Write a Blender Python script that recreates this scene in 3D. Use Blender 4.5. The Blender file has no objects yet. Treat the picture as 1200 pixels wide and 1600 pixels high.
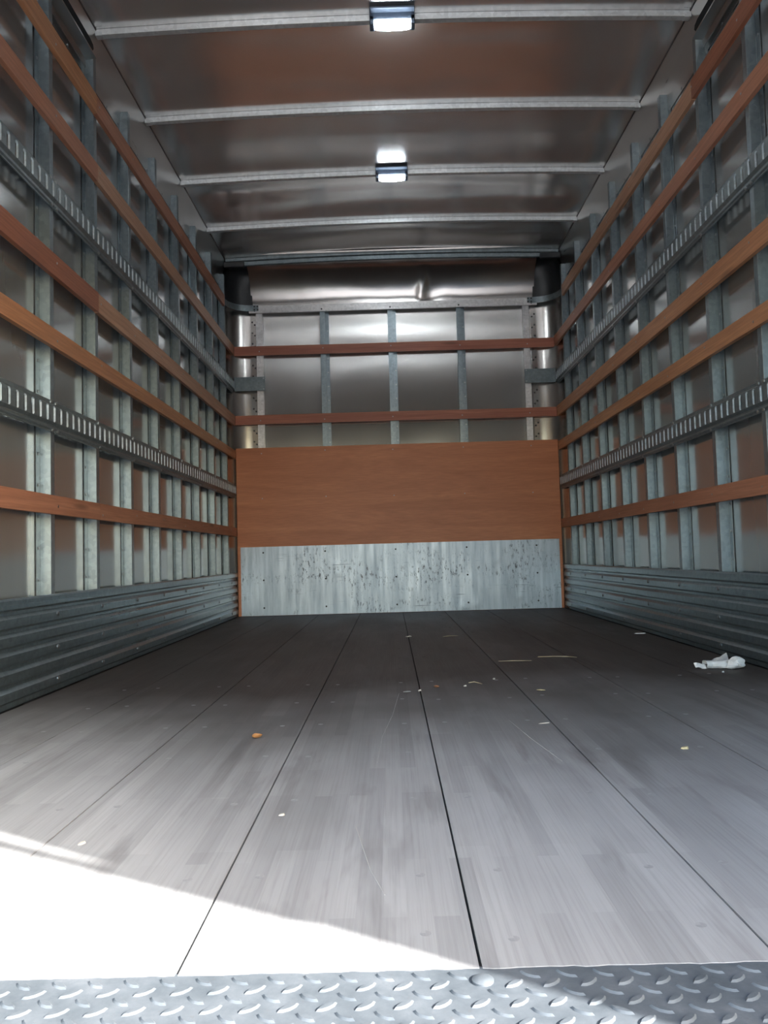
import bpy, bmesh, math, random
from mathutils import Vector, Matrix, noise
random.seed(7)
S = bpy.context.scene
COL = S.collection

# ------------------------------------------------------------------ camera, world, sun, exposure
CAM_X, CAM_H = -0.0691, 0.4204
cd = bpy.data.cameras.new('camera')
cam = bpy.data.objects.new('camera', cd); COL.objects.link(cam)
R_ = Vector((0.99957801, 0.00812817, -0.02788789)); U_ = Vector((0.02829099, -0.0546208, 0.9981063)); F_ = Vector((-0.00658952, 0.99847409, 0.05482771))
cam.matrix_world = Matrix(((R_.x, U_.x, -F_.x, CAM_X), (R_.y, U_.y, -F_.y, 0.0), (R_.z, U_.z, -F_.z, CAM_H), (0, 0, 0, 1)))
cd.sensor_fit = 'HORIZONTAL'; cd.sensor_width = 36.0; cd.lens = 36.0 * 1230.46 / 1200.0
cd.clip_start = 0.02; cd.clip_end = 400
S.camera = cam

SUN_EL, SUN_POWER, SKY_POWER, LED_POWER = math.radians(28), 18.5, 0.74, 60.0
w = bpy.data.worlds.new('world'); S.world = w; w.use_nodes = True
nt = w.node_tree; bgn = nt.nodes['Background']
sky = nt.nodes.new('ShaderNodeTexSky'); sky.sky_type = 'NISHITA'; sky.sun_disc = False
sky.sun_elevation = SUN_EL; sky.sun_rotation = math.radians(122); sky.air_density = 1.2; sky.dust_density = 2.5; sky.ozone_density = 1.0
nt.links.new(sky.outputs[0], bgn.inputs[0]); bgn.inputs[1].default_value = SKY_POWER

sd = bpy.data.lights.new('sun', 'SUN'); sun = bpy.data.objects.new('sun', sd); COL.objects.link(sun)
sd.energy = SUN_POWER; sd.angle = math.radians(0.55); sd.color = (1.0, 0.965, 0.92)
sdir = Vector((-0.847 * math.cos(SUN_EL), 0.531 * math.cos(SUN_EL), -math.sin(SUN_EL)))
sun.rotation_euler = sdir.to_track_quat('-Z', 'Y').to_euler(); sun.location = (6, -5, 6)

vs = S.view_settings
vs.view_transform = 'Standard'; vs.look = 'None'; vs.gamma = 1.0; vs.use_curve_mapping = False
vs.exposure = 0.42
cy = S.cycles
cy.max_bounces = 14; cy.diffuse_bounces = 6; cy.glossy_bounces = 10; cy.transmission_bounces = 4
cy.caustics_reflective = True; cy.blur_glossy = 0.3; cy.sample_clamp_indirect = 14.0; cy.sample_clamp_direct = 0
cy.use_denoising = True

# ------------------------------------------------------------------ dimensions
FX = 1.190            # inner face of slats, tracks and kick panels
PX = 1.208            # inner face of the wall posts
WX = 1.248            # wall skin
D = 5.775             # face of the front slats
PD, WD = 5.793, 5.829 # front posts, front skin
Y_REAR, Y_FLOOR = 0.064, 0.823
POST_Y = [2.64 + 0.4145 * i for i in range(-5, 8)]
def roof_z(x): return 2.611 - 0.024 * (x / 1.20) ** 2

# ------------------------------------------------------------------ materials
def mat(name):
    m = bpy.data.materials.new(name); m.use_nodes = True
    return m, m.node_tree, m.node_tree.nodes['Principled BSDF']
def N(t, kind, **kw):
    n = t.nodes.new(kind)
    for k, v in kw.items():
        if k in n.inputs.keys() if isinstance(k, str) else False: n.inputs[k].default_value = v
        else: setattr(n, k, v)
    return n
def coords(t, scale, loc=(0, 0, 0), rot=(0, 0, 0), rnd=False):
    tc = t.nodes.new('ShaderNodeTexCoord'); mp = t.nodes.new('ShaderNodeMapping')
    mp.inputs['Scale'].default_value = scale; mp.inputs['Location'].default_value = loc; mp.inputs['Rotation'].default_value = rot
    if rnd:
        oi = t.nodes.new('ShaderNodeObjectInfo'); ad = t.nodes.new('ShaderNodeVectorMath'); ad.operation = 'ADD'
        mu = t.nodes.new('ShaderNodeMath'); mu.operation = 'MULTIPLY'; mu.inputs[1].default_value = 37.0
        t.links.new(oi.outputs['Random'], mu.inputs[0]); t.links.new(tc.outputs['Object'], ad.inputs[0]); t.links.new(mu.outputs[0], ad.inputs[1])
        t.links.new(ad.outputs[0], mp.inputs['Vector'])
    else:
        t.links.new(tc.outputs['Object'], mp.inputs['Vector'])
    return mp.outputs[0]
def noise_n(t, vec, scale=1.0, detail=4.0, rough=0.55, dist=0.0):
    n = t.nodes.new('ShaderNodeTexNoise'); n.inputs['Scale'].default_value = scale; n.inputs['Detail'].default_value = detail
    n.inputs['Roughness'].default_value = rough; n.inputs['Distortion'].default_value = dist
    t.links.new(vec, n.inputs['Vector']); return n.outputs['Fac']
def ramp(t, fac, stops):
    r = t.nodes.new('ShaderNodeValToRGB'); e = r.color_ramp.elements
    while len(e) < len(stops): e.new(0.5)
    for el, (p, c) in zip(e, stops):
        el.position = p; el.color = (c, c, c, 1) if isinstance(c, (int, float)) else (*c, 1)
    t.links.new(fac, r.inputs[0]); return r.outputs[0]
def mixc(t, fac, a, b, mode='MIX'):
    m = t.nodes.new('ShaderNodeMix'); m.data_type = 'RGBA'; m.blend_type = mode
    for sock, v in ((m.inputs[0], fac), (m.inputs[6], a), (m.inputs[7], b)):
        if isinstance(v, bpy.types.NodeSocket): t.links.new(v, sock)
        elif isinstance(v, (int, float)): sock.default_value = v
        else: sock.default_value = (*v, 1)
    return m.outputs[2]
def bump(t, b, h, strength, dist):
    n = t.nodes.new('ShaderNodeBump'); n.inputs['Strength'].default_value = strength; n.inputs['Distance'].default_value = dist
    t.links.new(h, n.inputs['Height']); t.links.new(n.outputs[0], b.inputs['Normal'])
def simple(name, col, metal=0.0, rough=0.5):
    m, t, b = mat(name)
    v = coords(t, (6, 6, 6), rnd=True); f = noise_n(t, v, 4.0, 5)
    c = ramp(t, f, ((0.3, tuple(x * 0.82 for x in col)), (0.7, tuple(min(1, x * 1.12) for x in col))))
    t.links.new(c, b.inputs['Base Color']); b.inputs['Metallic'].default_value = metal; b.inputs['Roughness'].default_value = rough
    return m

def metal_sheet(name, col, r0, r1, aniso, grain, wav=0.0, metal=1.0, tan=(1, 0, 0)):
    m, t, b = mat(name)
    g = noise_n(t, coords(t, grain), 1.0, 6, 0.6)
    big = noise_n(t, coords(t, (1.7, 1.7, 1.3)), 1.0, 4, 0.5, 0.4)
    c = ramp(t, g, ((0.30, tuple(x * 0.95 for x in col)), (0.70, tuple(min(1, x * 1.02) for x in col))))
    c = mixc(t, ramp(t, big, ((0.35, 0.0), (0.75, 0.25))), c, tuple(x * 0.75 for x in col))
    t.links.new(c, b.inputs['Base Color']); b.inputs['Metallic'].default_value = metal
    t.links.new(ramp(t, g, ((0.25, r0), (0.75, r1))), b.inputs['Roughness'])
    b.inputs['Anisotropic'].default_value = aniso
    tg = t.nodes.new('ShaderNodeCombineXYZ'); tg.inputs[0].default_value, tg.inputs[1].default_value, tg.inputs[2].default_value = tan; t.links.new(tg.outputs[0], b.inputs['Tangent'])
    if wav: bump(t, b, noise_n(t, coords(t, (1.6, 1.6, 2.4)), 1.0, 2, 0.4, 0.5), 1.0, wav)
    return m
M = {}
M['skin'] = metal_sheet('mill_aluminium_skin', (0.42, 0.44, 0.445), 0.12, 0.16, 0.35, (14, 14, 0.7), 0.002, 0.68, (0, 1, 0))
M['front_skin'] = metal_sheet('front_aluminium_skin', (0.62, 0.61, 0.60), 0.25, 0.255, 1.0, (14, 14, 0.7), 0.002, 0.76)
M['hood'] = metal_sheet('hood_aluminium', (0.66, 0.63, 0.61), 0.20, 0.24, 0.6, (12, 12, 3), 0.010)
M['roof'] = metal_sheet('roof_aluminium', (0.82, 0.80, 0.78), 0.22, 0.24, 0.0, (1.5, 1.5, 1.5), 0.0, 0.88)
M['rail'] = metal_sheet('rail_aluminium', (0.56, 0.56, 0.55), 0.26, 0.36, 0.3, (20, 1.0, 30), 0.004, 1.0, (0, 1, 0))
M['corner'] = metal_sheet('corner_aluminium', (0.60, 0.58, 0.56), 0.20, 0.24, 0.3, (14, 14, 0.7), 0.003)

def galvanized(name, col, rough, metal=0.85, streak=(3, 3, 25)):
    m, t, b = mat(name)
    v = t.nodes.new('ShaderNodeTexVoronoi'); v.inputs['Scale'].default_value = 1.0
    t.links.new(coords(t, (70, 70, 70), rnd=True), v.inputs['Vector'])
    sp = ramp(t, v.outputs['Color'], ((0.1, 0.86), (0.9, 1.08)))
    g = noise_n(t, coords(t, streak, rnd=True), 1.0, 6, 0.6)
    c = ramp(t, g, ((0.30, tuple(x * 0.80 for x in col)), (0.72, tuple(min(1, x * 1.08) for x in col))))
    c = mixc(t, 1.0, c, sp, 'MULTIPLY')
    t.links.new(c, b.inputs['Base Color']); b.inputs['Metallic'].default_value = metal
    t.links.new(ramp(t, g, ((0.3, rough + 0.08), (0.7, rough - 0.05))), b.inputs['Roughness'])
    return m
M['post'] = galvanized('galvanized_post', (0.27, 0.325, 0.355), 0.35, 0.7, (12, 12, 1.2))
M['kick'] = galvanized('galvanized_kick', (0.285, 0.362, 0.400), 0.30, 0.9, (8, 0.7, 22))
M['track'] = galvanized('galvanized_track', (0.23, 0.275, 0.295), 0.38, 0.6, (20, 2, 20))
M['lit_rim'] = galvanized('galvanized_rim_lit', (0.74, 0.84, 0.90), 0.42, 0.35, (20, 20, 20))  # brighter track metal: door light on the slot edges put into the colour
M['bow'] = galvanized('galvanized_bow', (0.74, 0.77, 0.79), 0.42, 0.6, (2, 20, 20))
M['channel'] = galvanized('aluminium_channel', (0.74, 0.73, 0.73), 0.42, 0.7, (2, 20, 20))
M['screw'] = simple('screw_steel', (0.45, 0.47, 0.48), 1.0, 0.35)
M['dark_screw'] = simple('dark_screw', (0.06, 0.06, 0.06), 0.6, 0.5)
M['black'] = simple('black_plastic', (0.018, 0.020, 0.023), 0.0, 0.38)
M['shade_black'] = simple('matt_black', (0.006, 0.008, 0.010), 0.0, 0.95)  # black for the added header and the painted shade in the door tracks
M['housing'] = simple('lamp_housing', (0.10, 0.13, 0.18), 0.3, 0.4)
M['paper'] = simple('white_paper', (0.78, 0.78, 0.76), 0.0, 0.85)
M['grey_paper'] = simple('grey_paper', (0.40, 0.40, 0.39), 0.0, 0.85)
M['leaf'] = simple('dry_leaf', (0.42, 0.20, 0.07), 0.0, 0.75)
M['pale_leaf'] = simple('pale_leaf', (0.55, 0.47, 0.28), 0.0, 0.75)
M['brown_leaf'] = simple('brown_leaf', (0.26, 0.12, 0.06), 0.0, 0.75)
M['scratch'] = simple('pale_scratch', (0.40, 0.395, 0.39), 0.0, 0.8)
M['straw'] = simple('straw', (0.42, 0.36, 0.24), 0.0, 0.8)
M['chip'] = simple('chip', (0.62, 0.58, 0.50), 0.0, 0.8)

def wood(name, dark, light, axis):
    m, t, b = mat(name)
    sc = {'y': (26, 0.9, 26), 'x': (0.9, 26, 26)}[axis]; fn = {'y': (160, 5, 160), 'x': (5, 160, 160)}[axis]
    g = noise_n(t, coords(t, sc, rnd=True), 1.0, 5, 0.6, 0.9)
    f = noise_n(t, coords(t, fn, rnd=True), 1.0, 4, 0.6)
    c = ramp(t, g, ((0.28, dark), (0.72, light)))
    c = mixc(t, ramp(t, f, ((0.35, 0.45), (0.6, 0.0))), c, tuple(x * 0.6 for x in dark))
    kn = t.nodes.new('ShaderNodeTexVoronoi'); kn.inputs['Scale'].default_value = 1.0
    t.links.new(coords(t, {'y': (9, 1.5, 9), 'x': (1.5, 9, 9)}[axis], rnd=True), kn.inputs['Vector'])
    c = mixc(t, ramp(t, kn.outputs['Distance'], ((0.04, 0.65), (0.13, 0.0))), c, tuple(x * 0.35 for x in dark))
    t.links.new(c, b.inputs['Base Color']); b.inputs['Roughness'].default_value = 0.5
    bump(t, b, f, 0.25, 0.002)
    return m
M['red_y'] = wood('red_brown_slat', (0.257, 0.089, 0.047), (0.424, 0.164, 0.092), 'y')
M['tan_y'] = wood('tan_slat', (0.410, 0.210, 0.121), (0.593, 0.343, 0.219), 'y')
M['orange_y'] = wood('orange_slat', (0.399, 0.171, 0.080), (0.625, 0.304, 0.151), 'y')
M['mid_y'] = wood('mid_brown_slat', (0.359, 0.145, 0.084), (0.532, 0.245, 0.147), 'y')
M['red_x'] = wood('red_front_slat', (0.299, 0.092, 0.053), (0.484, 0.175, 0.105), 'x')

def plywood():
    m, t, b = mat('plywood')
    g = noise_n(t, coords(t, (0.9, 1, 7)), 1.0, 6, 0.55, 1.6)
    f = noise_n(t, coords(t, (10, 10, 120)), 1.0, 4, 0.6)
    c = ramp(t, g, ((0.25, (0.42, 0.140, 0.060)), (0.5, (0.52, 0.186, 0.084)), (0.75, (0.62, 0.240, 0.112))))
    c = mixc(t, ramp(t, f, ((0.35, 0.30), (0.6, 0.0))), c, (0.30, 0.098, 0.038))
    s = noise_n(t, coords(t, (7, 7, 26), (3, 0, 1)), 1.0, 5, 0.7)
    c = mixc(t, ramp(t, s, ((0.70, 0.0), (0.76, 0.6))), c, (0.07, 0.03, 0.016))
    t.links.new(c, b.inputs['Base Color']); b.inputs['Roughness'].default_value = 0.48
    return m
M['plywood'] = plywood()

def scuff():
    m, t, b = mat('scuffed_galvanized_sheet')
    g = noise_n(t, coords(t, (26, 1, 2.2)), 1.0, 6, 0.65)
    big = noise_n(t, coords(t, (2.3, 1, 1.0), (2, 0, 0)), 1.0, 3, 0.5)
    c = ramp(t, g, ((0.30, (0.32, 0.375, 0.435)), (0.70, (0.53, 0.59, 0.66))))
    c = mixc(t, ramp(t, big, ((0.4, 0.0), (0.7, 0.4))), c, (0.30, 0.36, 0.43))
    mk = noise_n(t, coords(t, (55, 1, 20), (5, 0, 2)), 1.0, 5, 0.75)
    area = noise_n(t, coords(t, (2.6, 1, 5), (9, 0, 4)), 1.0, 3, 0.5)
    mm = t.nodes.new('ShaderNodeMath'); mm.operation = 'MULTIPLY'
    t.links.new(ramp(t, mk, ((0.53, 0.0), (0.62, 0.9))), mm.inputs[0]); t.links.new(ramp(t, area, ((0.45, 0.0), (0.60, 1.0))), mm.inputs[1])
    c = mixc(t, mm.outputs[0], c, (0.06, 0.06, 0.065))
    hs = noise_n(t, coords(t, (3.0, 1, 120), (1, 0, 7)), 1.0, 3, 0.6)
    ar2 = noise_n(t, coords(t, (4, 1, 9), (3, 0, 2)), 1.0, 2, 0.5)
    m2 = t.nodes.new('ShaderNodeMath'); m2.operation = 'MULTIPLY'
    t.links.new(ramp(t, hs, ((0.64, 0.0), (0.70, 0.8))), m2.inputs[0]); t.links.new(ramp(t, ar2, ((0.5, 0.0), (0.6, 1.0))), m2.inputs[1])
    c = mixc(t, m2.outputs[0], c, (0.08, 0.08, 0.09))
    t.links.new(c, b.inputs['Base Color']); b.inputs['Metallic'].default_value = 0.75
    t.links.new(ramp(t, g, ((0.3, 0.48), (0.7, 0.34))), b.inputs['Roughness'])
    bump(t, b, noise_n(t, coords(t, (3, 1, 4)), 1.0, 3, 0.5), 0.6, 0.006)
    return m
M['scuff'] = scuff()

def floor_mat():
    m, t, b = mat('worn_hardwood_floor')
    v = coords(t, (1, 1, 1), rot=(0, 0, math.radians(90)))
    def brick(wd, ht, c1, c2, mortar, off):
        br = t.nodes.new('ShaderNodeTexBrick'); br.offset = off; br.offset_frequency = 2; br.squash = 1.0
        br.inputs['Scale'].default_value = 1.0; br.inputs['Brick Width'].default_value = wd; br.inputs['Row Height'].default_value = ht
        br.inputs['Mortar Size'].default_value = mortar; br.inputs['Mortar Smooth'].default_value = 0.3; br.inputs['Bias'].default_value = 0.0
        br.inputs['Color1'].default_value = (*c1, 1); br.inputs['Color2'].default_value = (*c2, 1); br.inputs['Mortar'].default_value = (0.35, 0.35, 0.35, 1)
        t.links.new(v, br.inputs['Vector']); return br.outputs['Color']
    st = brick(0.47, 0.0305, (0.87, 0.87, 0.875), (1.06, 1.06, 1.06), 0.0, 0.37)
    st2 = brick(0.71, 0.0610, (0.93, 0.93, 0.93), (1.05, 1.05, 1.05), 0.0, 0.63)
    base = noise_n(t, coords(t, (2.4, 0.8, 1)), 1.0, 5, 0.55, 0.5)
    c = ramp(t, base, ((0.28, (0.310, 0.314, 0.320)), (0.52, (0.375, 0.380, 0.386)), (0.75, (0.450, 0.452, 0.454))))
    c = mixc(t, 1.0, c, st, 'MULTIPLY'); c = mixc(t, 1.0, c, st2, 'MULTIPLY')
    # worn pale at the rear, browner further in; light falloff painted in too
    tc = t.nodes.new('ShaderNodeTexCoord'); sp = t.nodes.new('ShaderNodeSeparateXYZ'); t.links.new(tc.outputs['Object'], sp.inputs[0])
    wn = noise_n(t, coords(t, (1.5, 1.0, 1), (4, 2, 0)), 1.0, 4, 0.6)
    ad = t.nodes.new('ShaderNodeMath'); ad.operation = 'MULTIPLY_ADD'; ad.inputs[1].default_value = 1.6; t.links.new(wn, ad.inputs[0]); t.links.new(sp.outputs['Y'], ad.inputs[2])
    wear_falloff = t.nodes.new('ShaderNodeMapRange'); wear_falloff.inputs['From Min'].default_value = 2.1; wear_falloff.inputs['From Max'].default_value = 3.5; t.links.new(ad.outputs[0], wear_falloff.inputs[0])
    c = mixc(t, wear_falloff.outputs[0], c, mixc(t, 1.0, c, (0.17, 0.137, 0.118), 'MULTIPLY'))
    gr = noise_n(t, coords(t, (190, 3.2, 1)), 1.0, 5, 0.65)
    c = mixc(t, ramp(t, gr, ((0.30, 0.28), (0.55, 0.0))), c, (0.14, 0.13, 0.125))
    dk = noise_n(t, coords(t, (11, 1.6, 1), (3, 7, 0)), 1.0, 4, 0.6, 0.4)
    c = mixc(t, ramp(t, dk, ((0.54, 0.0), (0.74, 0.60))), c, (0.10, 0.09, 0.09))
    du = noise_n(t, coords(t, (60, 45, 1), (8, 1, 0)), 1.0, 6, 0.8)
    c = mixc(t, ramp(t, du, ((0.70, 0.0), (0.78, 0.55))), c, (0.55, 0.53, 0.50))
    t.links.new(c, b.inputs['Base Color'])
    t.links.new(ramp(t, base, ((0.3, 0.50), (0.7, 0.66))), b.inputs['Roughness']); b.inputs['Specular IOR Level'].default_value = 0.35
    bump(t, b, gr, 0.35, 0.0015)
    return m
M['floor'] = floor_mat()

def plate_mat():
    m, t, b = mat('worn_tread_plate')
    n = noise_n(t, coords(t, (14, 14, 14)), 1.0, 6, 0.7)
    c = ramp(t, n, ((0.30, (0.075, 0.092, 0.108)), (0.55, (0.125, 0.145, 0.165)), (0.75, (0.190, 0.210, 0.230))))
    f = noise_n(t, coords(t, (90, 90, 90)), 1.0, 4, 0.7)
    c = mixc(t, ramp(t, f, ((0.62, 0.0), (0.75, 0.5))), c, (0.12, 0.11, 0.11))
    t.links.new(c, b.inputs['Base Color']); b.inputs['Metallic'].default_value = 0.2; b.inputs['Roughness'].default_value = 0.62
    bump(t, b, f, 0.3, 0.001)
    return m
M['plate'] = plate_mat()
def ground_mat():
    m, t, b = mat('asphalt')
    n = noise_n(t, coords(t, (30, 30, 30)), 1.0, 6, 0.7)
    t.links.new(ramp(t, n, ((0.3, (0.20, 0.20, 0.195)), (0.7, (0.30, 0.295, 0.29)))), b.inputs['Base Color']); b.inputs['Roughness'].default_value = 0.9
    return m
M['ground'] = ground_mat()
m, t, b = mat('led_lens'); b.inputs['Base Color'].default_value = (0.9, 0.93, 0.95, 1); b.inputs['Roughness'].default_value = 0.25
b.inputs['Emission Color'].default_value = (0.90, 0.97, 1.0, 1); b.inputs['Emission Strength'].default_value = LED_POWER; M['lens'] = m
M['lens_side'] = m.copy(); M['lens_side'].node_tree.nodes['Principled BSDF'].inputs['Emission Strength'].default_value = 1.0

# ------------------------------------------------------------------ mesh helpers
class MB:
    def __init__(s): s.b = bmesh.new()
    def face(s, pts):
        try: s.b.faces.new([s.b.verts.new(p) for p in pts])
        except ValueError: pass
    def box(s, x0, x1, y0, y1, z0, z1):
        x0, x1 = sorted((x0, x1)); y0, y1 = sorted((y0, y1)); z0, z1 = sorted((z0, z1))
        v = [s.b.verts.new((x, y, z)) for x in (x0, x1) for y in (y0, y1) for z in (z0, z1)]
        for q in ((0, 1, 3, 2), (4, 6, 7, 5), (0, 4, 5, 1), (2, 3, 7, 6), (0, 2, 6, 4), (1, 5, 7, 3)): s.b.faces.new([v[i] for i in q])
        return s
    def prism(s, prof, axis, a0, a1, steps=1, f=None):
        """closed 2-D outline swept along an axis; prof gives the two other coordinates in x,y,z order; f(p) bends each point"""
        rings = []
        for k in range(steps + 1):
            a = a0 + (a1 - a0) * k / steps; ring = []
            for u, v in prof:
                p = {'x': (a, u, v), 'y': (u, a, v), 'z': (u, v, a)}[axis]
                ring.append(s.b.verts.new(f(p) if f else p))
            rings.append(ring)
        n = len(prof)
        for r0, r1 in zip(rings, rings[1:]):
            for i in range(n): s.b.faces.new((r0[i], r0[(i + 1) % n], r1[(i + 1) % n], r1[i]))
        s.b.faces.new(rings[0]); s.b.faces.new(rings[-1][::-1])
        return s
    def grid(s, fn, nu, nv):
        vs_ = [[s.b.verts.new(fn(i / nu, j / nv)) for j in range(nv + 1)] for i in range(nu + 1)]
        for i in range(nu):
            for j in range(nv): s.b.faces.new((vs_[i][j], vs_[i + 1][j], vs_[i + 1][j + 1], vs_[i][j + 1]))
        return s
    def slab(s, fn, off, nu, nv):
        """a bent sheet with thickness: fn(u,v) front, off(u,v) the vector to its back"""
        A = [[Vector(fn(i / nu, j / nv)) for j in range(nv + 1)] for i in range(nu + 1)]
        a = [[s.b.verts.new(A[i][j]) for j in range(nv + 1)] for i in range(nu + 1)]
        c = [[s.b.verts.new(A[i][j] + Vector(off(i / nu, j / nv))) for j in range(nv + 1)] for i in range(nu + 1)]
        for i in range(nu):
            for j in range(nv):
                s.b.faces.new((a[i][j], a[i + 1][j], a[i + 1][j + 1], a[i][j + 1])); s.b.faces.new((c[i][j], c[i][j + 1], c[i + 1][j + 1], c[i + 1][j]))
        for i in range(nu):
            s.b.faces.new((a[i][0], c[i][0], c[i + 1][0], a[i + 1][0])); s.b.faces.new((a[i][nv], a[i + 1][nv], c[i + 1][nv], c[i][nv]))
        for j in range(nv):
            s.b.faces.new((a[0][j], a[0][j + 1], c[0][j + 1], c[0][j])); s.b.faces.new((a[nu][j], c[nu][j], c[nu][j + 1], a[nu][j + 1]))
        return s
    def tube(s, pts, r, n=8):
        rings = []
        for k, p in enumerate(pts):
            p = Vector(p); d = (Vector(pts[min(k + 1, len(pts) - 1)]) - Vector(pts[max(k - 1, 0)])).normalized()
            u = d.orthogonal().normalized() if k == 0 else (u - d * u.dot(d)).normalized()
            v = d.cross(u); rr = r[k] if isinstance(r, (list, tuple)) else r
            rings.append([s.b.verts.new(p + (u * math.cos(2 * math.pi * i / n) + v * math.sin(2 * math.pi * i / n)) * rr) for i in range(n)])
        for a, c in zip(rings, rings[1:]):
            for i in range(n): s.b.faces.new((a[i], a[(i + 1) % n], c[(i + 1) % n], c[i]))
        s.b.faces.new(rings[0][::-1]); s.b.faces.new(rings[-1]); return s
    def mesh(s, name, m, origin=(0, 0, 0), smooth=False, bevel=0.0):
        bmesh.ops.recalc_face_normals(s.b, faces=s.b.faces)
        if bevel: bmesh.ops.bevel(s.b, geom=[e for e in s.b.edges if len(e.link_faces) == 2 and e.calc_face_angle(0) > 0.6], offset=bevel, segments=1, affect='EDGES')
        bmesh.ops.translate(s.b, verts=s.b.verts, vec=-Vector(origin))
        me = bpy.data.meshes.new(name); s.b.to_mesh(me); s.b.free()
        me.materials.append(m)
        if smooth:
            me.shade_smooth()
            try: me.set_sharp_from_angle(angle=math.radians(35))
            except Exception: pass
        return me
    def build(s, name, m, parent=None, origin=None, smooth=False, bevel=0.0):
        o0 = Vector(origin) if origin is not None else (parent['_o'].to_tuple() if False else Vector(parent.location) if parent else Vector((0, 0, 0)))
        me = s.mesh(name, m, o0, smooth, bevel)
        o = bpy.data.objects.new(name, me); COL.objects.link(o)
        if parent: o.parent = parent; o.location = o0 - Vector(parent.location)
        else: o.location = o0
        return o
def tag(o, label, cat, group=None, kind=None):
    o['label'] = label; o['category'] = cat
    if group: o['group'] = group
    if kind: o['kind'] = kind
    return o
def thing(name, loc, label, cat, group=None):
    o = bpy.data.objects.new(name, None); COL.objects.link(o); o.location = loc; o.empty_display_size = 0.05
    return tag(o, label, cat, group)
def child(name, me, parent, world, rot=None):
    o = bpy.data.objects.new(name, me); COL.objects.link(o); o.parent = parent; o.location = Vector(world) - Vector(parent.location)
    if rot: o.rotation_euler = rot
    return o
def structure(o, label, cat):
    return tag(o, label, cat, None, 'structure')
def dome(name, m, r, h, n=8):
    """a small round head standing along +Z from its base"""
    b = MB(); prev = None
    prof = [(r, 0.0), (r, h * 0.45), (r * 0.7, h * 0.85), (r * 0.3, h)]
    rings = [[b.b.verts.new((q * math.cos(2 * math.pi * i / n), q * math.sin(2 * math.pi * i / n), z)) for i in range(n)] for q, z in prof]
    for a, c in zip(rings, rings[1:]):
        for i in range(n): b.b.faces.new((a[i], a[(i + 1) % n], c[(i + 1) % n], c[i]))
    b.b.faces.new(rings[0][::-1]); b.b.faces.new(rings[-1])
    return b.mesh(name, m, smooth=True)
HEAD = {'rivet': dome('rivet', M['screw'], 0.0058, 0.0028), 'bolt': dome('bolt', M['screw'], 0.0075, 0.005, 6), 'nail': dome('nail', M['screw'], 0.0042, 0.0016),
        'screw': dome('screw', M['screw'], 0.0078, 0.0055), 'dark_screw': dome('dark_screw', M['dark_screw'], 0.0065, 0.003), 'plate_bolt': dome('plate_bolt', M['plate'], 0.011, 0.004, 14)}
ROT = {1: (0, -math.pi / 2, 0), -1: (0, math.pi / 2, 0), 'front': (math.pi / 2, 0, 0), 'up': (0, 0, 0)}
SIDE = {-1: 'left', 1: 'right'}
ORD = ['first', 'second', 'third', 'fourth', 'fifth', 'sixth', 'seventh', 'eighth', 'ninth', 'tenth', 'eleventh', 'twelfth', 'thirteenth', 'fourteenth']

# ------------------------------------------------------------------ setting: ground, floor, walls, roof
g = MB(); g.box(-60, 60, -60, 60, -1.15, -1.10)
structure(g.build('ground', M['ground']), 'sunlit grey asphalt ground around the truck', 'ground')

SEAMS = [-1.19 + 0.0, -0.905, -0.602, -0.299, 0.011, 0.315, 0.622, 0.925, 1.19]
b = MB()
for x0, x1 in zip(SEAMS, SEAMS[1:]):
    n_ = 26
    def edge(p, x0=x0):
        return p
    # every board: its rear end chipped a little
    xs = [x0 + 0.0016 + (x1 - x0 - 0.0032) * k / n_ for k in range(n_ + 1)]
    rear = [Y_FLOOR + 0.0028 * noise.noise(Vector((x * 45, 3, 0))) + 0.0018 * noise.noise(Vector((x * 140, 8, 0))) for x in xs]
    top = [b.b.verts.new((x, y + 0.0006, 0.0)) for x, y in zip(xs, rear)]; low = [b.b.verts.new((x, y, -0.0005)) for x, y in zip(xs, rear)]; bot = [b.b.verts.new((x, y, -0.03)) for x, y in zip(xs, rear)]
    t1 = [b.b.verts.new((x, 5.80, 0.0)) for x in xs]; b1 = [b.b.verts.new((x, 5.80, -0.03)) for x in xs]
    for k in range(n_):
        b.b.faces.new((top[k], top[k + 1], t1[k + 1], t1[k])); b.b.faces.new((low[k], low[k + 1], top[k + 1], top[k])); b.b.faces.new((bot[k], bot[k + 1], low[k + 1], low[k]))
        b.b.faces.new((bot[k], b1[k], b1[k + 1], bot[k + 1])); b.b.faces.new((t1[k], t1[k + 1], b1[k + 1], b1[k]))
    b.b.faces.new((top[0], t1[0], b1[0], bot[0], low[0])); b.b.faces.new((top[-1], low[-1], bot[-1], b1[-1], t1[-1]))
b.box(-1.273, 1.273, Y_FLOOR + 0.01, 5.866, -0.09, -0.0305)
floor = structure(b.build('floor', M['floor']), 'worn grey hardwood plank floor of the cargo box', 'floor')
ring = MB()
for r0, r1, z in ((0.0, 0.0075, 0.0010),):
    ring.b.faces.new([ring.b.verts.new((r1 * math.cos(a * math.pi / 6), r1 * math.sin(a * math.pi / 6), z)) for a in range(12)])
ro = [ring.b.verts.new((0.0085 * math.cos(a * math.pi / 6), 0.0085 * math.sin(a * math.pi / 6), 0.0)) for a in range(12)]
ring.b.faces.new(ro[::-1])
FSCREW = dome('floor_screw', M['floor'], 0.0065, 0.0004, 12)
rows = [0.89, 1.065] + [1.38 + 0.312 * k for k in range(14)]
rest = MB(); cnt = 0
for r_, y in enumerate(rows):
    for i, sx in enumerate(SEAMS[1:-1]):
        for q in (-0.052, 0.047):
            px, py = sx + q + random.uniform(-0.006, 0.006), y + random.uniform(-0.014, 0.014)
            if cnt < 98: child('floor_screw', FSCREW, floor, (px, py, 0.0)); cnt += 1
            else: rest.tube([(px, py, -0.001), (px, py, 0.0004)], 0.0065, 8)
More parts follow.
